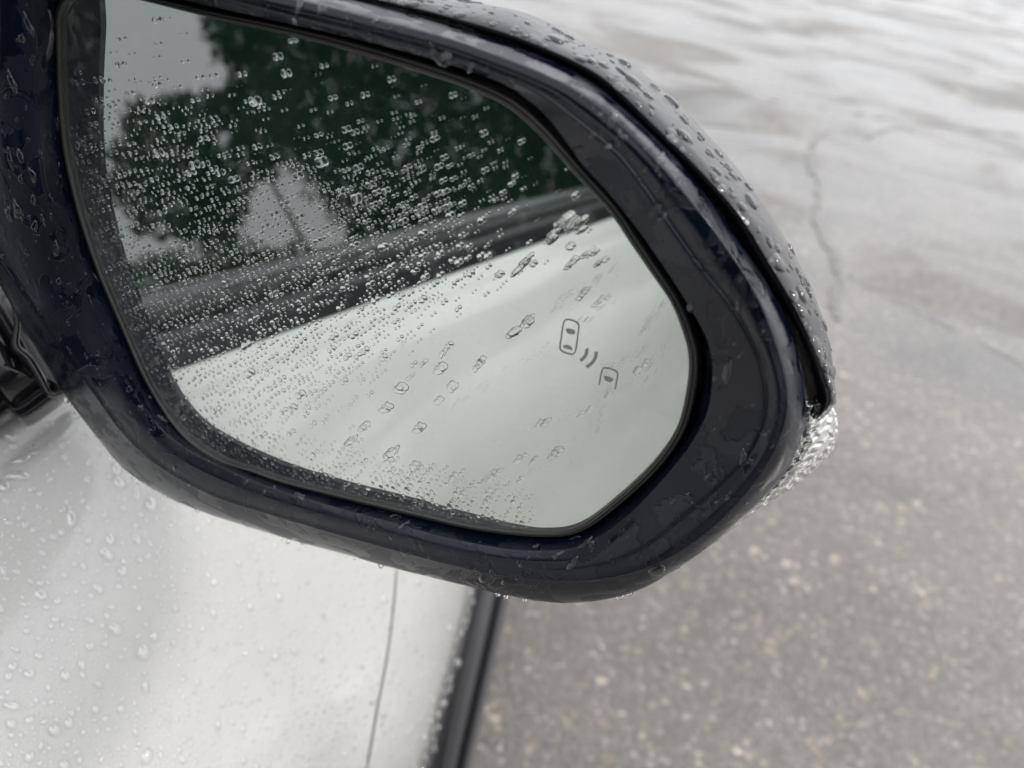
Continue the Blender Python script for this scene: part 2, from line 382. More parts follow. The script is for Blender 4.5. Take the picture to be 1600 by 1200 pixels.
# front pillar and roof rail
part('front_pillar', [(-.280, .385, 1.150), (-.280, .43, 1.150), (-.36, .46, 1.150), (-.450, -.175, 1.575), (-.452, -.12, 1.582), (-.50, -.10, 1.585)],
     [(0, 1, 4, 3), (1, 2, 5, 4)], M['paint'], smooth=False)
P = catmull([(-.45, 1.558), (-.462, 1.60), (-.55, 1.635), (-.9, 1.655), (-1.25, 1.635), (-1.34, 1.60), (-1.35, 1.56)], 6)
V = [(a, y, b - .03 * ((y + 1.2) / 1.1) ** 2) for y in np.linspace(-2.4, -.12, 20) for a, b in P]
part('roof', V, grid_faces(20, len(P)), M['paint'])
# bonnet, cowl and windscreen on the inner side of the wing
def zb(x, y):
    t = max(0, y - .25); return 1.146 + .06 * min(1, (-.2575 - x) / .5) - .06 * t - .10 * t * t
xs = [-.2595, -.30, -.40, -.55, -.75, -.90, -1.05, -1.25, -1.4, -1.54]
V = [(x - .16 * max(0, y - .25) ** 2 * (1 if x > -.9 else -1), y, zb(x if x > -.9 else -1.8 - x, y)) for y in np.linspace(.62, 1.75, 24) for x in xs]
part('bonnet', V, grid_faces(24, len(xs), flip=True), M['paint'])
V = [(x, y, 1.125 + .02 * (y < .5)) for y in (.44, .62) for x in xs]
part('cowl', V, grid_faces(2, len(xs), flip=True), M['rubber'])
part('windscreen', [(-.33, .46, 1.16), (-1.47, .46, 1.16), (-1.30, -.12, 1.58), (-.50, -.12, 1.58)], [(0, 3, 2, 1)], M['tint'], smooth=False)
# far side and underside so that the car is closed
V = [(-1.8 + .0635 - a * 0 + (-(a + .063)) * 1 if False else -1.8 - a, y, b) for y in (-3.1, 1.75) for a, b in SECC]
part('far_side', V, grid_faces(2, len(SECC)), M['paint'])
part('underbody', [(-.35, -3.1, .22), (-1.45, -3.1, .22), (-1.3, 1.35, .22), (-.5, 1.35, .22)], [(0, 1, 2, 3)], M['dark'], smooth=False)
# wheel arch cladding: a black moulding that stands proud of the wing, with a rolled lip
def arch(yc, name='arch_cladding'):
    V = []; prof = [(-.083, .076), (-.0795, .064), (-.076, .062), (-.0725, .067), (-.068, .0685), (-.063, .066), (-.0595, .060), (-.0585, .050), (-.0565, .046), (-.0545, .050), (-.0535, .057), (-.0505, .0585), (-.0475, .053), (-.0460, .042), (-.0460, .012), (-.048, -.006), (-.058, -.016), (-.10, -.020), (-.17, -.020)]
    P = catmull(prof, 3); A = np.linspace(math.radians(-28), math.radians(208), 90)
    for a in A:
        for x, r in P:
            yy = yc + (WR + r) * math.cos(a); V.append(((x + .055) * 1.25 - .055 + .009 - .16 * max(0, yy - .25) ** 2, yy, WZ + (WR + r) * math.sin(a)))
    return part(name, V, grid_faces(len(A), len(P)), M['clad'])
arch(WY); arch(-2.05)
for yc in (WY, -2.05):
    wv = []; A = np.linspace(0, 2 * math.pi, 48, endpoint=False)
    V = [(x, yc + r * math.cos(a), WZ + r * math.sin(a)) for x, r in ((-.16, .40), (-.42, .40), (-.42, .01)) for a in A]
    part('wheel_well', V, grid_faces(3, 48, True), M['lining'])
    wl = empty('wheel', None, None, parent=car, loc=(-.05 if yc > 0 else 0, 0, 0))
    prof = catmull([(-.30, .21), (-.31, .26), (-.305, .31), (-.29, .335), (-.27, .34), (-.14, .34), (-.12, .335), (-.105, .31), (-.10, .26), (-.11, .21)], 3)
    V = [(x + .9, yc + r * math.cos(a), WZ + r * math.sin(a)) for x, r in prof for a in A]
    build('tyre', V, grid_faces(len(prof), 48, True), M['tyre'], wl)
    V, Fc = [], []
    for x, r in ((-.115, .215), (-.125, .205), (-.15, .195), (-.30, .20)):
        V += [(x + .9, yc + r * math.cos(a), WZ + r * math.sin(a)) for a in A]
    Fc = grid_faces(4, 48, True)
    build('rim', V, Fc, M['alloy'], wl)
    for k in range(5):
        a = k * 2 * math.pi / 5; c_, s_ = math.cos(a), math.sin(a); V = []
        for x, r, w_ in ((-.13, .03, .03), (-.125, .2, .018), (-.16, .03, .03), (-.15, .2, .018)):
            for sgn in (-1, 1):
                V.append((x + .9, yc + r * c_ - sgn * w_ * s_, WZ + r * s_ + sgn * w_ * c_))
        build('spoke', V, [(0, 1, 3, 2), (4, 6, 7, 5), (0, 2, 6, 4), (1, 5, 7, 3), (2, 3, 7, 6), (0, 4, 5, 1)], M['alloy'], wl, smooth=False)
def hitp(bvh, px, py, off=np.zeros(3)):
    d = nrm(RW @ cray(px, py)); o = CAM - off
    h = bvh.ray_cast(Vector(o), Vector(d), 40)
    if h[0] is None: return None
    n = np.array(h[1]); n = n if np.dot(n, d) < 0 else -n
    return np.array(h[0]) + off, n
COFF = np.array([-.9, 0, 0])

# ------------------------------------------------------------------ the door mirror
mir_root = car
lipw = shift(G, 2.6, -13)
well = shift(G, -2.0, -13.5)
rings = [well, lipw, shift(G, 2.9, -9)]
inner_mid = (shift(G, 3.4, -3) * .5 + O_ * .5) - NW * .0008
_m = np.array([to_px(q) for q in O_])      # left and bottom sides turn down to the glass in a wide soft radius
LB = np.clip(((_m[:, 1] - _m[:, 0] * .75) - (-60)) / 350, 0, 1)[:, None]
seq = [well, lipw, shift(G, 2.8, -8), shift(G, 3.2, -2) * .72 + O_ * .28, O_ * .93 + shift(G, 3.2, -2) * .07 + NW * .0002, O_, O_ * .88 + J * .12 + NW * .0006 * LB, O_ * .62 + J * .38 + NW * .0012 * LB, O_ * .3 + J * .7 + NW * .0008 * LB, J, J * .82 + K * .18 - NW * .0004 * (1 - LB), J * .45 + K * .55 + NW * .0009 * (1 - LB), J * .12 + K * .88 + NW * .0004, K,
       K * .62 + S * .38 + NW * .0024, K * .25 + S * .75 + NW * .0030, S]
back = lambda sc_, h: CEN + (S - CEN - np.outer((S - CEN) @ NW, NW)) * sc_ + NW * h * .001
seq += [back(.985, -11), back(.93, -20), back(.90, -45), back(.78, -80), back(.5, -100), back(.15, -106)]
V = np.concatenate(seq)
# extra rows for smooth rolls
RR = []
for k in range(NA):
    pass
T = catmull(np.stack(seq), 4)               # rings x NA x 3
nr = T.shape[0]
side = part('side_mirror', T.reshape(-1, 3), grid_faces(nr, NA, True), M['bezel'])
fix_normals(side, None)
def sub(name, v, f, m, **k): return build(name, np.array(v) - COFF, f, m, side, **k)
# glass: silvered back and clear front, with a ground edge
gb = shift(G, 0, 0); gf = shift(G, 0, 1.0)
V = np.concatenate([gb, gf])
Fc = [tuple(range(NA)), tuple(range(NA, 2 * NA))]
glass = sub('mirror_glass', V, [Fc[0], Fc[1]], None, smooth=False, mats=[M['mirror'], M['pane']], idx=[0, 1])
for q in glass.data.polygons:                # both faces must look toward the viewer's side
    if np.dot(np.array(q.normal), NW) < 0: q.flip()
glass.data.update()
# rim that holds the glass
rs = [shift(G, .1, -.5), shift(G, -.25, 1.05), shift(G, .15, 1.7), shift(G, .75, 1.75), shift(G, 1.15, 1.1), shift(G, 1.35, 1.25), shift(G, 1.9, .9), shift(G, 2.1, -.3), shift(G, 1.9, -6)]
T2 = catmull(np.stack(rs), 3)
rim = sub('glass_rim', T2.reshape(-1, 3), grid_faces(T2.shape[0], NA, True), M['rim'])
# outer cap shell
rows = [((450,-25),(450,-38),(450,-75)), ((556,0),(556,-7),(570,-38)), ((666,28),(666,19),(700,-2)), ((775,62),(775,50),(800,17)), ((837,86),(845,75),(881,58)), ((900,116),(912,106),(950,92)),
        ((944,144),(958,138),(1003,131)), ((1006,203),(1020,198),(1058,180)), ((1069,266),(1084,260),(1129,257)), ((1131,337),(1150,334),(1192,331)), ((1162,397),(1190,398),(1240,408)), ((1209,469),(1234,472),(1272,468)),
        ((1241,537),(1268,540),(1296,535)), ((1256,600),(1290,592),(1303,590)), ((1261,630),(1299,618),(1304,616)), ((1263,646),(1292,638),(1296,636)), ((1268,654),(1275,655),(1278,655))]
cr_ = []
for e0, e1, c_ in [(a, b, c) for a, b, c in [((300,-62),(300,-80),(300,-125)), ((100,-110),(100,-130),(90,-185))]][::-1] + rows:
    cr_.append([onm(*e0, -22), onm(*e0, -15), onm((e0[0]*.4+e1[0]*.6), (e0[1]*.4+e1[1]*.6), -8.6), onm(*e1, -7.6), onm(e1[0]*.82 + c_[0]*.18, e1[1]*.82+c_[1]*.18, -8.2),
                onm(e1[0]*.45 + c_[0]*.55, e1[1]*.45+c_[1]*.55, -13), onm(*c_, -26)])
cr_ = np.array(cr_)                         # rows x 7 x 3
ext = []
for r in cr_:
    c6 = r[6]; d = c6 - CEN; d = d - NW * (d @ NW)
    ext.append([CEN + d * .965 + NW * -.045, CEN + d * .86 + NW * -.075, CEN + d * .6 + NW * -.098])
cr_ = np.concatenate([cr_, np.array(ext)], axis=1)
A1 = catmull(cr_, 8)                         # along the length
A2 = np.swapaxes(catmull(np.swapaxes(A1, 0, 1), 6), 0, 1)
cap = sub('mirror_cap', A2.reshape(-1, 3), grid_faces(A2.shape[0], A2.shape[1]), M['cap'])
# turn signal lens under the cap: ridged clear plastic over a bright reflector
lr = [((1256,636),(1300,628)), ((1255,660),(1308,650)), ((1250,684),(1309,678)), ((1242,706),(1302,700)), ((1229,730),(1282,722)), ((1210,754),(1259,743)), ((1188,777),(1234,764)), ((1163,800),(1197,786)), ((1136,824),(1158,814)), ((1100,852),(1114,848))]
L = []
for a, b in lr:
    L.append([onm(a[0]-10, a[1]-8, -9), onm(a[0], a[1], -9.5), onm(a[0]*.6+b[0]*.4, a[1]*.6+b[1]*.4, -10), onm(a[0]*.15+b[0]*.85, a[1]*.15+b[1]*.85, -15), onm(*b, -20), onm(b[0]-14, b[1]-12, -34)])
L0 = np.array(L); L = catmull(L0, 14); L = np.swapaxes(catmull(np.swapaxes(L, 0, 1), 10), 0, 1)
def ridged(L, amp, seed):
    r_ = np.random.default_rng(seed); a, b = L.shape[:2]
    i, j = np.meshgrid(np.arange(a), np.arange(b), indexing='ij')
    f = np.sin(i * .9 + .8 * np.sin(j * .35)) * .8 + .7 * np.sin(j * 1.7 + i * .23) + r_.normal(0, .35, (a, b))
    return L + (NW * .6 + nrm(E1v) * .2)[None, None] * (f * amp)[:, :, None]
LENS_RNG = np.random.default_rng(11)
Lf = catmull(L0, 22); Lf = np.swapaxes(catmull(np.swapaxes(Lf, 0, 1), 14), 0, 1)
_i, _j = np.meshgrid(np.arange(Lf.shape[0]), np.arange(Lf.shape[1]), indexing='ij')
_w = np.sin(_j * .62 + 1.6 * np.sin(_i * .075) + .8 * np.sin(_i * .21)) * .00020 + np.sin(_i * .50 + 1.3 * np.sin(_j * .23)) * .00013 + np.sin(_i * .9 + _j * .7) * .00005
Lf = Lf + (NW + nrm(Lf.mean((0, 1)) - CEN) * .6) * (_w + LENS_RNG.normal(0, .000018, Lf.shape[:2]))[:, :, None]
_f = grid_faces(Lf.shape[0], Lf.shape[1])
lens = sub('turn_signal_lens', Lf.reshape(-1, 3), _f, M['lens'])
Lb = catmull(L0, 7); Lb = np.swapaxes(catmull(np.swapaxes(Lb, 0, 1), 4), 0, 1)
Lb = Lb - NW * .0022 + (CEN - Lb) * .012 + LENS_RNG.normal(0, 1, Lb.shape[:2])[:, :, None] * NW * .00060 + LENS_RNG.normal(0, .00012, Lb.shape)
_f = grid_faces(Lb.shape[0], Lb.shape[1])
rf = sub('signal_reflector', Lb.reshape(-1, 3), _f, None, smooth=False, mats=[M['reflector'], M['dark']], idx=[int(v_) for v_ in (LENS_RNG.random(len(_f)) < .30)])  # random dark facets paint the housing's black reflections into the reflector
# blind spot warning mark etched into the glass
def stroke(pts, wpx, closed=False, sub_=5):
    P = catmull(pts, sub_, closed) if sub_ > 1 else np.array(pts, float)
    n = len(P); V = []; 
    for k in range(n):
        a = P[(k - 1) % n] if closed or k else P[0]; b = P[(k + 1) % n] if closed or k < n - 1 else P[-1]
        t = (b - a) / (np.linalg.norm(b - a) + 1e-9); s = np.array([-t[1], t[0]]) * wpx / 2
        V += [onm(*(P[k] + s), .12), onm(*(P[k] - s), .12)]
    f = [(2 * k, 2 * k + 1, 2 * ((k + 1) % n) + 1, 2 * ((k + 1) % n)) for k in range(n if closed else n - 1)]
    return V, f
def z6(x, y): return (840 + x / 8, 470 + y / 8)
icons = []
icons.append(stroke([z6(*q) for q in [(330,262),(345,242),(375,234),(410,240),(450,252),(485,270),(505,290),(514,315),(508,380),(497,460),(484,560),(470,630),(458,655),(440,668),(415,670),(370,658),(325,642),(295,622),(280,598),(278,565),(290,480),(306,370),(320,290)]], 2.3, True, 4))
icons.append(stroke([z6(*q) for q in [(768,1052),(780,980),(795,905),(805,870),(822,850),(850,840),(890,846),(940,862),(975,880),(995,905),(997,940),(988,1000),(975,1070),(966,1108)]], 2.3, False, 4))
for a in ([(603,604),(614,620),(606,665),(586,702),(560,730),(530,745)], [(730,640),(728,680),(712,730),(690,765),(655,800),(610,830)]):
    icons.append(stroke([z6(*q) for q in a], 5.2, False, 4))
for poly in ([(348,352),(375,347),(430,358),(470,386),(462,420),(420,420),(370,405)], [(312,578),(328,556),(360,556),(415,572),(434,620),(385,608),(345,595)], [(824,948),(850,943),(905,955),(950,988),(918,1020),(880,1012),(842,996)]):
    icons.append(([onm(*z6(*q), .12) for q in poly], [tuple(range(len(poly)))]))
V, Fc = [], []
for a, b in icons:
    k = len(V); V += list(a); Fc += [tuple(i + k for i in f) for f in b]
sub('blind_spot_symbol', V, Fc, M['icon'], smooth=False)
# glossy black foot that carries the mirror on the door corner
def loft(name, outlines, m, parent=car):
    O = np.array(outlines); T = catmull(O, 5); n = O.shape[1]
    return part(name, T.reshape(-1, 3), grid_faces(T.shape[0], n, True), m, parent)
def dep(px, py, d): return CAM + RW @ (cray(px, py) * d)
foot_o = [(-120,420),(-40,440),(0,455),(30,500),(46,530),(60,560),(78,588),(112,608),(108,622),(80,645),(52,664),(38,666),(22,655),(6,664),(-30,690),(-120,720)]
f_o = catmull([(a, b, 0) for a, b in foot_o], 4, True)[:, :2]
fc = np.array([-30, 560])
def fo(sc_, d): return [dep(*(fc + (q - fc) * sc_), d) for q in f_o]
foot = loft('mirror_foot', [fo(.10, .300), fo(.45, .302), fo(.72, .312), fo(.86, .310), fo(.97, .322), fo(1.0, .335), fo(.98, .36), fo(.9, .40)], M['gloss_black'])
fold = catmull([(20,478,0),(27,505,0),(24,540,0),(45,562,0),(62,590,0),(78,616,0),(100,612,0)], 6)[:, :2]
V = []
for k, q in enumerate(fold):
    t = fold[min(k + 1, len(fold) - 1)] - fold[max(k - 1, 0)]; s = np.array([-t[1], t[0]]) / (np.linalg.norm(t) + 1e-9)
    wd = 7 * math.sin(math.pi * (k + .5) / len(fold)) + 2
    V += [dep(*(q + s * wd), .306), dep(*(q + s * wd * .4), .2985), dep(*(q - s * wd * .4), .2985), dep(*(q - s * wd), .308)]
sub_f = build('fold', np.array(V) - COFF, grid_faces(len(fold), 4), M['gloss_black'], foot)

# ------------------------------------------------------------------ ground
g, nt, p = mat('wet_asphalt', (.08, .08, .08), .3)
v = coords(nt)
vo = node(nt, 'ShaderNodeTexVoronoi', Scale=90.0); nt.links.new(v, vo.inputs['Vector'])
vo2 = node(nt, 'ShaderNodeTexVoronoi', Scale=60.0); nt.links.new(v, vo2.inputs['Vector'])
sepc = node(nt, 'ShaderNodeSeparateColor'); nt.links.new(vo.outputs['Color'], sepc.inputs[0])
sepd = node(nt, 'ShaderNodeSeparateColor'); nt.links.new(vo2.outputs['Color'], sepd.inputs[0])
stone = ramp(nt, sepc.outputs[0], [(0, (.15, .142, .135)), (.35, (.20, .188, .178)), (.62, (.25, .235, .22)), (.80, (.29, .27, .25)), (.90, (.34, .285, .21)), (1, (.62, .59, .55))])
stone2 = ramp(nt, sepd.outputs[1], [(0, (.12, .115, .11)), (.7, (.24, .225, .21)), (.9, (.52, .44, .31)), (1, (.80, .75, .66))])
pick = ramp(nt, sepd.outputs[2], [(.92, 0.0), (.95, 1.0)])
colr = mixc(nt, pick, stone, stone2)
binder = ramp(nt, vo.outputs['Distance'], [(.45, 0.0), (.75, .7)])
colr = mixc(nt, binder, colr, (.14, .133, .127))
big = ramp(nt, noise(nt, coords(nt, (.8, 1.3, 1), (0, 0, math.radians(-12))), 1.2, 7, .65, .9), [(.34, (.62, .61, .61)), (.5, (1.0, .99, .98)), (.68, (1.35, 1.33, 1.30))])
colr = mixc(nt, 1.0, colr, big, 'MULTIPLY'); colr = mixc(nt, 1.0, colr, (.50, .470, .435), 'MULTIPLY')
nt.links.new(colr, p.inputs['Base Color'])
wet = ramp(nt, noise(nt, coords(nt, (.8, 1.3, 1), (0, 0, math.radians(-14))), 1.0, 7, .62, 1.0), [(.36, .55), (.50, .26), (.64, .07)])
nt.links.new(wet, p.inputs['Roughness'])
inv = ramp(nt, vo.outputs['Distance'], [(0, 1.0), (.6, .0)])
bb = bump(nt, inv, .55, .004)
bb = bump(nt, noise(nt, v, 300, 4), .35, .002, bb)
bb = bump(nt, noise(nt, coords(nt, (.9, 1.2, 1), (0, 0, -.2)), 1.5, 6, .6), .22, .018, bb)
nt.links.new(bb, p.inputs['Normal'])
p.inputs['Coat Weight'].default_value = 1.0; nt.links.new(wet, p.inputs['Coat Roughness']); p.inputs['Coat IOR'].default_value = 1.5
ground = build('asphalt', [(-150, -150, 0), (150, -150, 0), (150, 150, 0), (-150, 150, 0)], [(0, 1, 2, 3)], g, smooth=False)
ground['kind'] = 'structure'; ground['label'] = 'wet grey asphalt with small tan stones showing in it'
def gxy(px, py):
    d = RW @ cray(px, py); q = CAM + d * (-CAMZ / d[2]); return q[:2]
def ribbon(name, pts, wid, z, m, jit=0):
    P = catmull([(*gxy(*q), 0) for q in pts], 8); V = []
    for k in range(len(P)):
        t = nrm(P[min(k + 1, len(P) - 1)] - P[max(k - 1, 0)]); s = np.array([-t[1], t[0], 0])
        w_ = wid * (1 + jit * rng.uniform(-.6, .6)); c_ = P[k] + s * rng.uniform(-jit, jit) * wid
        V += [c_ + s * w_ + (0, 0, z), c_ - s * w_ + (0, 0, z)]
    return build(name, V, grid_faces(len(P), 2), m, ground)
tar = mat('crack_tar', (.165, .157, .148), .30)[0]
ribbon('crack', [(1270,225),(1265,260),(1283,290),(1272,330),(1288,370),(1305,410),(1310,440),(1300,470),(1312,500)], .016, .004, tar, .9)
ribbon('crack', [(1268,225),(1300,205),(1350,215),(1400,200),(1460,214)], .006, .004, tar, 1.6)
ribbon('crack', [(940,90),(1020,110),(1100,120),(1180,150),(1300,170),(1420,190),(1620,215)], .008, .004, tar, 2.2)
ribbon('crack', [(1322,430),(1400,470),(1500,520),(1640,590)], .0025, .004, tar, 2.0)
wl_, nt, p = mat('worn_road_paint', (.62, .61, .58), .35)
nt.links.new(ramp(nt, noise(nt, coords(nt), 30, 6), [(.35, (.25, .24, .23)), (.55, (.66, .65, .62))]), p.inputs['Base Color'])
ribbon('painted_line', [(1330,-6),(1420,12),(1500,26),(1600,46),(1750,76)], .075, .004, wl_, .1)

# ------------------------------------------------------------------ trees behind the camera, seen in the mirror
bark = mat('bark', (.05, .04, .032), .9)[0]
leafm = []
for nme, col in (('leaf_dark', (.007, .014, .008)), ('leaf_mid', (.035, .062, .030)), ('leaf_rust', (.016, .018, .010))):
    m, nt, p = mat(nme, col, .5); oi = ramp(nt, noise(nt, coords(nt), 3, 3), [(.3, tuple(c * .5 for c in col)), (.75, tuple(c * 1.5 for c in col))])
    nt.links.new(oi, p.inputs['Base Color']); leafm.append(m)
def two_bounce(px, py):
    """where the sight line through a point of the mirror ends up after the mirror and the side window"""
    o = onm(px, py); d = nrm(RW @ cray(px, py)); r = d - 2 * np.dot(d, NW) * NW
    a = np.array([-.290, 0, 1.170]); b = np.array([-.455, 0, 1.56]); wn = nrm(np.cross([0, 1, 0], b - a)); wn = wn if wn[0] > 0 else -wn
    t = np.dot(a - o, wn) / np.dot(r, wn); q = o + r * t
    return q, r - 2 * np.dot(r, wn) * wn
def tree(blobs, dist, label, mi=0, n=2600, leaf=.10, trunk=True):
    pts, rad = [], []
    for (px, py, rx, ry) in blobs:
        q, d = two_bounce(px, py); pts.append(q + nrm(d) * dist); rad.append((rx / F * dist, ry / F * dist))
    base = np.mean([q for q in pts], axis=0); base = np.array([base[0], base[1], 0])
    t = empty('tree', label, 'tree', 'trees across the road', loc=tuple(base))
    tot = sum(a * b for a, b in rad); V = []
    dr = nrm(pts[0] * (1, 1, 0) + 1e-6); sd = np.array([-dr[1], dr[0], 0])
    for q, (a, b) in zip(pts, rad):
        k = int(n * a * b / tot)
        u = rng.normal(size=(k, 3)); u /= np.linalg.norm(u, axis=1)[:, None]; u *= rng.uniform(.25, 1.08, (k, 1)) ** .6
        u += .12 * np.sin(u[:, [1, 2, 0]] * 7)
        c_ = q + np.outer(u[:, 0] * a, sd) + np.outer(u[:, 1] * a, dr) + np.outer(u[:, 2] * b, (0, 0, 1))
        e = rng.normal(size=(k, 2, 3)); e /= np.linalg.norm(e, axis=2)[:, :, None]
        s = leaf * rng.uniform(.5, 1.3, (k, 1))
        for cc, ee, ss in zip(c_, e, s):
            V += [cc - ee[0] * ss, cc - ee[1] * ss * .5, cc + ee[0] * ss, cc + ee[1] * ss * .5]
    V = np.array(V) - base
    build('crown', V, [(4 * k, 4 * k + 1, 4 * k + 2, 4 * k + 3) for k in range(len(V) // 4)], leafm[mi], t, smooth=False)
    if trunk:
        V, Fc = [], []
        for q, (a, b) in zip(pts[-1:], rad[-1:]):
            k0 = len(V); path = [np.zeros(3), np.array([.1, 0, .3 * q[2]]), (q - base) * (.8, .8, .7), (q - base)]
            P = catmull(path, 4)
            for i, c_ in enumerate(P):
                r_ = .06 * (1 - i / len(P)) + .02
                V += [c_ + r_ * np.array([math.cos(x), math.sin(x), 0]) for x in np.linspace(0, 2 * math.pi, 8, endpoint=False)]
            Fc += [tuple(k0 + i for i in f) for f in grid_faces(len(P), 8, True)]
        build('trunk', V, Fc, bark, t)
    return t
tree([(270,235,80,62),(215,280,50,50),(330,290,55,60),(265,330,60,35),(330,355,40,30)], 14, 'rounded brownish green tree left of the pale gap in the mirror reflection', 2, 2600, .12)
tree([(290,190,45,35),(240,200,40,40),(330,340,50,40)], 15.5, 'low dark green tree behind the brownish green tree in the mirror', 0, 1600, .12)
tree([(405,135,50,35),(390,20,70,50),(470,60,80,60),(560,100,80,60),(370,75,35,25)], 13, 'tall dark tree reaching out of the top of the mirror reflection', 0, 3600, .12)
tree([(450,160,70,70),(540,200,80,90),(580,300,75,70),(600,370,70,55),(520,240,70,60),(640,400,90,45)], 12, 'broad dark tree in the middle of the mirror reflection', 0, 5200, .12)
tree([(660,160,80,80),(720,240,90,90),(660,320,80,60),(760,310,70,40),(740,370,100,45)], 12.5, 'dense dark tree right of the middle of the mirror reflection', 0, 5200, .12)
tree([(800,180,80,70),(860,250,90,70),(930,260,80,60),(820,120,80,50)], 13, 'dark tree at the right end of the mirror reflection', 0, 4200, .12)
tree([(350,170,35,28),(395,190,40,35),(400,240,40,45)], 12.6, 'small dark tree beside the pale gap in the mirror reflection', 0, 1500, .10)
for px, py in ((350,410),(430,420),(530,425),(250,425)):
    tree([(px, py, 60, 26), (px + 40, py + 14, 50, 24)], 11.0, 'low green bush in the hedge under the reflected trees', 1, 1000, .07, trunk=False)

def added_tree(x, y, h, rad, label, mi):  # unseen row added to give the black surround something dark to reflect
    t = empty('tree', label, 'tree', 'trees added behind for dark reflections', loc=(x, y, 0)); V = []
    for (ox, oy, oz, rr) in [(0, 0, h * .62, rad), (rad * .5, 0, h * .45, rad * .8), (-rad * .5, .3, h * .5, rad * .8), (0, -.3, h * .82, rad * .65), (0, 0, h * .25, rad * .9)]:
        k = 650; u = rng.normal(size=(k, 3)); u /= np.linalg.norm(u, axis=1)[:, None]; u *= rng.uniform(.4, 1.05, (k, 1)); c_ = u * rr * (1, 1, .85) + (ox, oy, oz)
        e = rng.normal(size=(k, 2, 3)) * .22
        for cc, ee in zip(c_, e): V += [cc - ee[0], cc - ee[1] * .6, cc + ee[0], cc + ee[1] * .6]
    build('crown', V, [(4 * k, 4 * k + 1, 4 * k + 2, 4 * k + 3) for k in range(len(V) // 4)], leafm[mi], t, smooth=False)
    P = [(.22 * (1 - z / h) + .05, z) for z in np.linspace(0, h * .9, 7)]
    build('trunk', [(r_ * math.cos(a) + .05 * math.sin(z), r_ * math.sin(a), z) for r_, z in P for a in np.linspace(0, 6.283, 8, endpoint=False)], grid_faces(7, 8, True), bark, t)
for k, (x, y, h, r_) in enumerate([(-9.5, -9, 5.5, 2.2), (-6.5, -10.5, 6.5, 2.4), (-3.2, -11, 5.8, 2.2), (-.2, -12, 6.6, 2.5), (3.0, -13, 6, 2.3), (-12, -5, 6.2, 2.4), (-13.5, -1, 5.6, 2.2)]):
    added_tree(x, y, h, r_, 'full leafy green tree added behind the car, out of view, for dark reflections', k % 2)

# ------------------------------------------------------------------ rain drops
def dome(seg, rings_, irr, seed, hgt, base=True):
    r_ = np.random.default_rng(seed); ph = r_.uniform(0, 6.28, 4); am = r_.uniform(.2, 1, 4) * irr
    V = []; 
    for i in range(rings_):
        t = i / (rings_); rad = math.cos(t * math.pi / 2) ** .8; z = math.sin(t * math.pi / 2)
        for k in range(seg):
            a = 2 * math.pi * k / seg
            w_ = 1 + sum(am[q] * math.sin((q + 1) * a + ph[q]) / (q + 1) for q in range(4)) * (1 - .5 * t)
            V.append((rad * w_ * math.cos(a), rad * w_ * math.sin(a), z * hgt))
    V.append((0, 0, hgt)); V.append((0, 0, 0))
    f = []
    for i in range(rings_ - 1):
        for k in range(seg):
            a, b = i * seg + k, i * seg + (k + 1) % seg; f.append((a, b, b + seg, a + seg))
    top = len(V) - 2; bot = top + 1; l = (rings_ - 1) * seg
    for k in range(seg): f.append((l + k, l + (k + 1) % seg, top)); base and f.append(((k + 1) % seg, k, bot))
    nq = (rings_ - 1) * seg
    sm = [True] * nq + ([(i % 2 == 0) for i in range(2 * seg)] if base else [True] * seg)
    if not base: V = V[:-1]
    return np.array(V), f, sm
SMALL = [dome(10, 3, .12, s, 1.0) for s in range(8)]
BIG = [dome(20, 6, .22, 100 + s, 1.0) for s in range(10)]
ODD = [dome(28, 5, .75, 200 + s, 1.0) for s in range(14)]
SMO = [dome(10, 3, .12, s, 1.0, False) for s in range(8)]
BGO = [dome(22, 7, .16, 100 + s, 1.0, False) for s in range(10)]
ODO = [dome(28, 6, .65, 200 + s, 1.0, False) for s in range(14)]
def me_of(dm, nm, wm='water'):
    me = bpy.data.meshes.new(nm); me.from_pydata([tuple(v) for v in dm[0]], [], dm[1]); me.materials.append(M[wm])
    me.polygons.foreach_set('use_smooth', dm[2]); me.update(); return me
BM = [me_of(d, 'raindrop') for d in BIG]; OM = [me_of(d, 'water_bead') for d in ODD]; BMO = [me_of(d, 'raindrop', 'water_s') for d in BGO]; BMP = [me_of(d, 'raindrop', 'water_p') for d in BGO]; OMO = [me_of(d, 'water_bead', 'water_s') for d in ODO]
def frame(n, ax=None):
    n = nrm(n); a = np.array(ax if ax is not None else (0, 0, -1.0)); a = a - n * (a @ n)
    if np.linalg.norm(a) < 1e-3: a = np.cross(n, (1, 0, 0))
    a = nrm(a); return np.stack([a, np.cross(n, a), n], 1)
class Stuff:
    def __init__(s): s.V = []; s.F = []; s.S = []; s.k = 0
    def add(s, dm, pos, n, sx, sy, sz, rot=0, ax=None):
        Fm = frame(n, ax); c_, q = math.cos(rot), math.sin(rot)
        v = dm[0] * (sx, sy, sz); v = np.stack([v[:, 0] * c_ - v[:, 1] * q, v[:, 0] * q + v[:, 1] * c_, v[:, 2]], 1)
        s.V.append(v @ Fm.T + pos); s.F += [tuple(i + s.k for i in f) for f in dm[1]]; s.S += dm[2]; s.k += len(v)
    def done(s, name, label, cat='water', wm='water'):
        V = np.concatenate(s.V); me = bpy.data.meshes.new(name)
        me.from_pydata(V.tolist(), [], s.F); me.polygons.foreach_set('use_smooth', s.S); me.materials.append(M[wm]); me.update()
        o = bpy.data.objects.new(name, me); C.objects.link(o); o['kind'] = 'stuff'; o['label'] = label; o['category'] = cat; return o
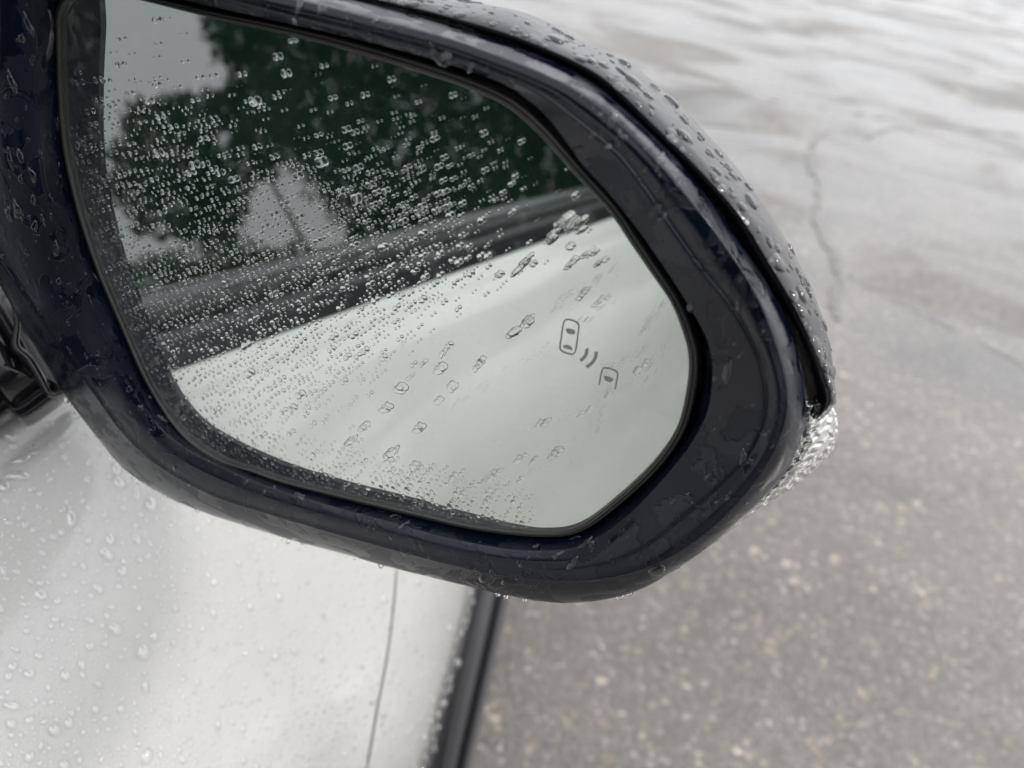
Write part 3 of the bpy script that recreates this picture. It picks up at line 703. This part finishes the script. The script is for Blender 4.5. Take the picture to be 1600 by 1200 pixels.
def single(me, pos, n, sx, sy, sz, rot, label, group, ax=None, name='raindrop'):
    Fm = frame(n, ax); c_, q = math.cos(rot), math.sin(rot)
    Rm = Fm @ np.array([[c_, -q, 0], [q, c_, 0], [0, 0, 1]]) @ np.diag([sx, sy, sz])
    o = bpy.data.objects.new(name, me); C.objects.link(o)
    o.matrix_world = Matrix([[*Rm[i], pos[i]] for i in range(3)] + [[0, 0, 0, 1]])
    o['label'] = label; o['category'] = 'raindrop'; o['group'] = group
# --- on the mirror glass; drawn where the photograph has them: dense across the left and middle, few at top and right
Gpx = np.array([to_px(q) for q in shift(G, -.4, 1)])
gang = np.arctan2(Gpx[:, 1] - CY, Gpx[:, 0] - CX); grad = np.hypot(Gpx[:, 1] - CY, Gpx[:, 0] - CX); _o = np.argsort(gang); gang, grad = gang[_o], grad[_o]
def inside(px, py, s=1.0):
    return math.hypot(px - CX, py - CY) < s * np.interp(math.atan2(py - CY, px - CX), gang, grad, period=2 * math.pi)
def density(x, y):
    belt = 560 - .355 * (x - 290)            # reflected lower edge of the black trim
    d = 0
    # broad dense band that follows the reflected belt line
    k = (belt - y)
    if k > -20:
        d = .20 + (.35 if x < 420 and y > 120 else 0) + .95 * math.exp(-((k - 60) / 120) ** 2) + .35 * math.exp(-((k - 190) / 90) ** 2)
        d *= 1 / (1 + math.exp((x - 735 - .25 * k) / 30))
        d *= 1 / (1 + math.exp((165 - .02 * (x - 200) - y) / 45)) * .93 + .07
        if x > 560: d *= max(.12, 1 - (x - 560) / 330 * (1 - .5 * max(0, (y - 200)) / 200))
        if x < 130: d *= .6
    else:
        edge = 760 - 1.35 * (y - 440) * 1.0 + 60
        d = 1.0 * (1 / (1 + math.exp((x - (715 - 1.15 * (y - 440))) / 28)))
        low = 1 if (y > 690 + .17 * (x - 450) and x < 830) else 0
        d = max(d, .9 * low)
    if y < 340 and x > 330: d *= .50 + .50 * max(0, (y - 230)) / 110
    if y > 640 + .25 * (x - 300) and x < 560: d = max(d, .9)
    return min(d, 1.0)
st = Stuff(); gn = 0; kept = []
GL = 'raindrops on the mirror glass'
n_try = 12000
for i in range(n_try):
    x = rng.uniform(100, 1075); y = rng.uniform(-5, 830)
    if not inside(x, y, .99) or rng.random() > density(x, y): continue
    u = rng.random(); dpx = 3.3 + 3.7 * u * u if rng.random() < .80 else (6.4 + 3.2 * rng.random() if rng.random() < .87 else 10 + 4 * rng.random())
    r = dpx * .5 * .205e-3 * (1.0)
    if any((x - a) ** 2 + (y - b) ** 2 < (.62 * (dpx + c_)) ** 2 for a, b, c_ in kept[-4000:]): continue
    kept.append((x, y, dpx))
for (x, y, dpx) in kept:
    pos = onm(x, y, 1.04); r = dpx * .5 * .205e-3; hg = r * rng.uniform(.50, .72); asp = rng.uniform(.88, 1.18); rot = rng.uniform(0, 6.28)
    if dpx > 10 and gn < 170:
        gn += 1; belt = 560 - .355 * (x - 290)
        sz = 'biggest' if dpx > 13 else 'big'
        col = 'left part' if x < 300 else 'left half' if x < 450 else 'middle' if x < 620 else 'right half'
        lb = sz + ' raindrop on the ' + col + ' of the glass over reflected ' + ('sky and treetops' if y < 180 else 'dark trees' if y < belt - 140 else 'black window trim' if y < belt else 'white door')
        single(BM[int(rng.integers(10))], pos, NW, r * asp, r / asp, hg, rot, lb, GL)
    else:
        st.add(SMALL[int(rng.integers(8))] if dpx < 7 else BIG[int(rng.integers(10))], pos, NW, r * asp, r / asp, hg, rot)
# specks between the drops
for i in range(2600):
    x = rng.uniform(100, 1070); y = rng.uniform(-5, 830)
    if not inside(x, y, .985) or rng.random() > density(x, y) * .8 + .04 + (.14 if (x > 640 and y < 330) else 0): continue
    r = rng.uniform(.6, 1.5) * .2e-3 * .7
    st.add(SMALL[int(rng.integers(8))], onm(x, y, 1.04), NW, r, r * rng.uniform(.7, 1.6), r * .5, rng.uniform(0, 6.28))
# running trails across the clear part of the glass: chains of flat, drawn-out beads
trails = [([(548,690),(570,668),(598,640),(624,606),(640,590),(660,568)], [16,14,17,17,8,7]), ([(612,708),(650,672),(684,628),(705,605),(728,580),(748,570)], [19,17,11,14,0,0]),
          ([(682,580),(690,552)], [15,10]), ([(745,573),(752,566)], [12,10]), ([(806,518),(818,508),(828,500)], [16,14,9]), ([(808,425),(818,412),(828,402)], [12,11,8]), ([(885,418),(893,410)], [9,9]),
          ([(855,378),(862,366)], [12,13]), ([(872,352),(888,345),(900,352),(912,345),(905,362),(893,358)], [13,16,17,12,9,10]), ([(705,785),(722,775),(738,762)], [7,8,7]), ([(840,665),(853,662)], [9,10]),
          ([(645,729),(655,735)], [12,9]), ([(664,742),(668,738)], [8,7]), ([(757,786),(762,770),(764,750),(770,742),(779,740),(757,752)], [11,8,8,9,8,7]), ([(805,722),(815,717),(835,722),(860,714),(870,706)], [9,8,9,11,12]),
          ([(918,400),(925,397)], [9,8]), ([(935,412),(942,408)], [8,7]), ([(905,465),(915,455),(912,458)], [9,8,6]), ([(928,478),(940,470),(948,466)], [6,6,5]), ([(905,650),(920,641),(948,620)], [6,6,6]), ([(995,582),(1005,572)], [9,7])]
for pts, ds in trails:
    for k, ((x, y), d_) in enumerate(zip(pts, ds)):
        if not d_: continue
        r = d_ * .5 * .205e-3; tdir = onm(x + 10, y - 9) - onm(x, y)
        if d_ >= 12 and k == 0:
            single(OM[int(rng.integers(14))], onm(x, y, 1.04), NW, r * 1.35, r * .72, r * .32, 0, 'flat drawn out water bead in a running trail on the mirror glass', GL, ax=tdir)
        else: st.add(ODD[int(rng.integers(14))], onm(x, y, 1.04), NW, r * rng.uniform(1.1, 1.5), r * .75, r * .32, rng.normal(0, .15), ax=tdir)
for i in range(260):                         # thin broken streaks left by running water
    s0 = trails_line = [(700, 640, 960, 470), (770, 700, 990, 600), (860, 480, 960, 420), (930, 590, 1010, 545), (1000, 520, 1040, 470), (820, 745, 900, 690), (1000, 600, 1045, 530), (930, 680, 950, 610)][i % 8]
    t = rng.random(); x = s0[0] + (s0[2] - s0[0]) * t + rng.normal(0, 3); y = s0[1] + (s0[3] - s0[1]) * t + rng.normal(0, 4)
    if not inside(x, y, .97): continue
    r = rng.uniform(1.0, 2.6) * .2e-3 * .5; tdir = onm(s0[2], s0[3]) - onm(s0[0], s0[1])
    st.add(ODD[int(rng.integers(14))], onm(x, y, 1.04), NW, r * rng.uniform(1.5, 4.0), r * .6, r * .22, rng.normal(0, .15), ax=tdir)
st.done('fine_raindrops', 'fine rain spray of tiny droplets scattered over the mirror glass')

# --- on the black surround
bz = bvh_of([side]); OFFS = COFF
st = Stuff(); bn = 0
def clusters(px, py):
    return .5 + .5 * math.sin(px * .021 + 2 * math.sin(py * .013)) * math.sin(py * .027 + 1.3)
for i in range(5200):
    x = rng.uniform(0, 1265); y = rng.uniform(0, 945)
    if inside(x, y, 1.02): continue
    hres = hitp(bz, x, y, OFFS)
    if hres is None: continue
    if rng.random() > clusters(x, y) * .75 + .12: continue
    q, n = hres
    if n @ nrm(CAM - q) < .38: continue
    top = y < 200 and x < 950
    d_ = rng.choice([2.5, 4, 6, 9, 14, 22], p=[.36, .30, .19, .09, .045, .015]) * rng.uniform(.8, 1.25)
    if top and rng.random() < .25: d_ = rng.uniform(12, 26)
    depth = (RW.T @ (q - CAM))[2]; r = d_ * .5 * depth / F
    ax = np.array([0, 0, -1.0]) + nrm(rng.normal(size=3)) * .35
    if d_ > 10:
        a = rng.uniform(1.1, 1.9)
        if bn < 60 and d_ > 13:
            bn += 1; sz = 'broad' if d_ > 20 else 'small'; lb = (sz + ' flat water blob on the surround above the ' + ('left end' if x < 300 else 'middle' if x < 600 else 'right end') + ' of the mirror glass' if y < 260 else sz + ' flat water blob on the ' + ('upper' if y < 330 else 'lower') + ' left side of the black mirror surround' if x < 300 else
                           sz + ' flat water blob on the ' + ('upper' if y < 500 else 'lower') + ' right side of the black mirror surround' if x > 950 and y < 800 else sz + ' flat water blob on the bottom edge of the surround, ' + ('left' if x < 650 else 'right') + ' half')
            single(OMO[int(rng.integers(14))], q - n * .00005, n, r * a, r / a, min(r * .44, .0011), 0, lb, 'water blobs on the black mirror surround', ax=ax)
        else: st.add(ODO[int(rng.integers(14))], q - n * .00005, n, r * a, r / a, min(r * .44, .0011), 0, ax=ax)
    else:
        st.add((SMO if d_ < 5 else ODO)[int(rng.integers(8))], q - n * .00003, n, r * rng.uniform(1, 1.4), r * .85, r * .38, 0, ax=ax)
# beads hanging along the lower edge
Spx = [(to_px(q), q) for q in S]
for k in range(NA):
    (x, y), q = Spx[k]
    if y > 500 and x > 20 and x < 1200 and rng.random() < .35:
        for rep in range(1):
            r = rng.uniform(.3, 1.15) * 1e-3; n = nrm(q - CEN); n = nrm(n - NW * (n @ NW) * .6 + NW * .25)
            p_ = q + NW * rng.uniform(0, .003) + nrm(CEN - q) * .0007
            st.add(BGO[int(rng.integers(10))], p_, nrm(n + np.array([0, 0, -.6])), r * 1.2, r, r * .95, 0)
st.done('fine_beads', 'fine beads of rain water on the black mirror surround and hanging from its edge', wm='water_s')
# --- on the outer cap
cb = bvh_of([cap]); st = Stuff(); cn_ = 0
for i in range(620):
    x = rng.uniform(430, 1310); y = rng.uniform(0, 660)
    hres = hitp(cb, x, y, OFFS)
    if hres is None: continue
    hb = hitp(bz, x, y, OFFS)
    if hb is not None and np.linalg.norm(hb[0] - CAM) < np.linalg.norm(hres[0] - CAM): continue
    q, n = hres; d_ = rng.choice([3, 5, 8, 12, 16], p=[.40, .32, .19, .07, .02]) * rng.uniform(.8, 1.2)
    r = d_ * .5 * (RW.T @ (q - CAM))[2] / F
    if d_ > 12 and cn_ < 36:
        cn_ += 1; single(BMO[int(rng.integers(10))], q - n * .0001, n, r * 1.3, r * 1.05, r * .30, rng.uniform(0, 6), 'plump raindrop standing on the outer shell of the mirror', 'raindrops on the outer shell of the mirror')
    else: st.add((SMO if d_ < 6 else BGO)[int(rng.integers(8))], q - n * .00005, n, r * 1.1, r * .95, r * .28, rng.uniform(0, 6))
# more of them over the crown of the shell, outlined against the road
for i in range(260):
    a, b = rng.integers(10, A2.shape[0] - 2), rng.integers(24, A2.shape[1] - 14)
    q = A2[a, b]; n = nrm(np.cross(A2[a + 1, b] - A2[a - 1, b], A2[a, b + 1] - A2[a, b - 1])); n = n if n @ (q - CEN) > 0 else -n
    r = rng.choice([.4, .8, 1.4, 2.2], p=[.34, .36, .22, .08]) * 1e-3
    st.add(BGO[int(rng.integers(10))], q, n, r * 1.25, r, r * .42, rng.uniform(0, 6))
st.done('fine_beads', 'fine beads of rain water on the outer shell of the mirror', wm='water_s')
# --- on the white wing and door shoulder
wb = bvh_of([wing, fdoor]); st = Stuff(); wn_ = 0; kept = []
for i in range(17000):
    x = rng.uniform(-60, 740); y = rng.uniform(590, 1250)
    if x > 420 and rng.random() < .15: continue
    near = x < 240
    d_ = (rng.choice([3, 6, 11, 18, 25], p=[.30, .30, .24, .12, .04]) if near else rng.choice([2.5, 4.5, 7.5, 12], p=[.12, .36, .42, .10])) * rng.uniform(.8, 1.2)
    if rng.random() > .60 + .35 * math.sin(x * .03 + y * .011): continue
    if any((x - a) ** 2 + (y - b) ** 2 < (.55 * (d_ + c_)) ** 2 for a, b, c_ in kept): continue
    hres = hitp(wb, x, y, COFF)
    if hres is None: continue
    hb = hitp(bz, x, y, OFFS)
    if hb is not None and np.linalg.norm(hb[0] - CAM) < np.linalg.norm(hres[0] - CAM): continue
    kept.append((x, y, d_)); q, n = hres; r = d_ * .5 * (RW.T @ (q - CAM))[2] / F
    asp = rng.uniform(1.0, 1.5); ax = np.array([0, 0, -1.0]) + rng.normal(size=3) * .25
    if d_ > 15 and wn_ < 90:
        wn_ += 1; single(BMP[int(rng.integers(10))], q - n * .00005, n, r * asp, r / asp ** .5, r * .75, 0, ('largest' if d_ > 21 else 'large') + (' round' if asp < 1.25 else ' oval') + ' raindrop on the white paint ' + ('close under the black mirror foot' if y < 800 and x < 200 else 'by the left edge of the picture' if x < 110 else 'in the lower left corner' if x < 260 and y > 1000 else 'left of the panel joint' if x > 260 else 'left below the mirror surround'), 'raindrops on the white paint', ax=ax)
    else: st.add((SMO if d_ < 5.5 else BGO)[int(rng.integers(8))], q - n * .00003, n, r * asp, r / asp ** .5, r * .80, 0, ax=ax)
st.done('fine_raindrops', 'fine raindrops scattered over the white front wing', wm='water_p')
print('drops', gn, bn, cn_, wn_, 'px check', to_px(onm(1075, 553)))
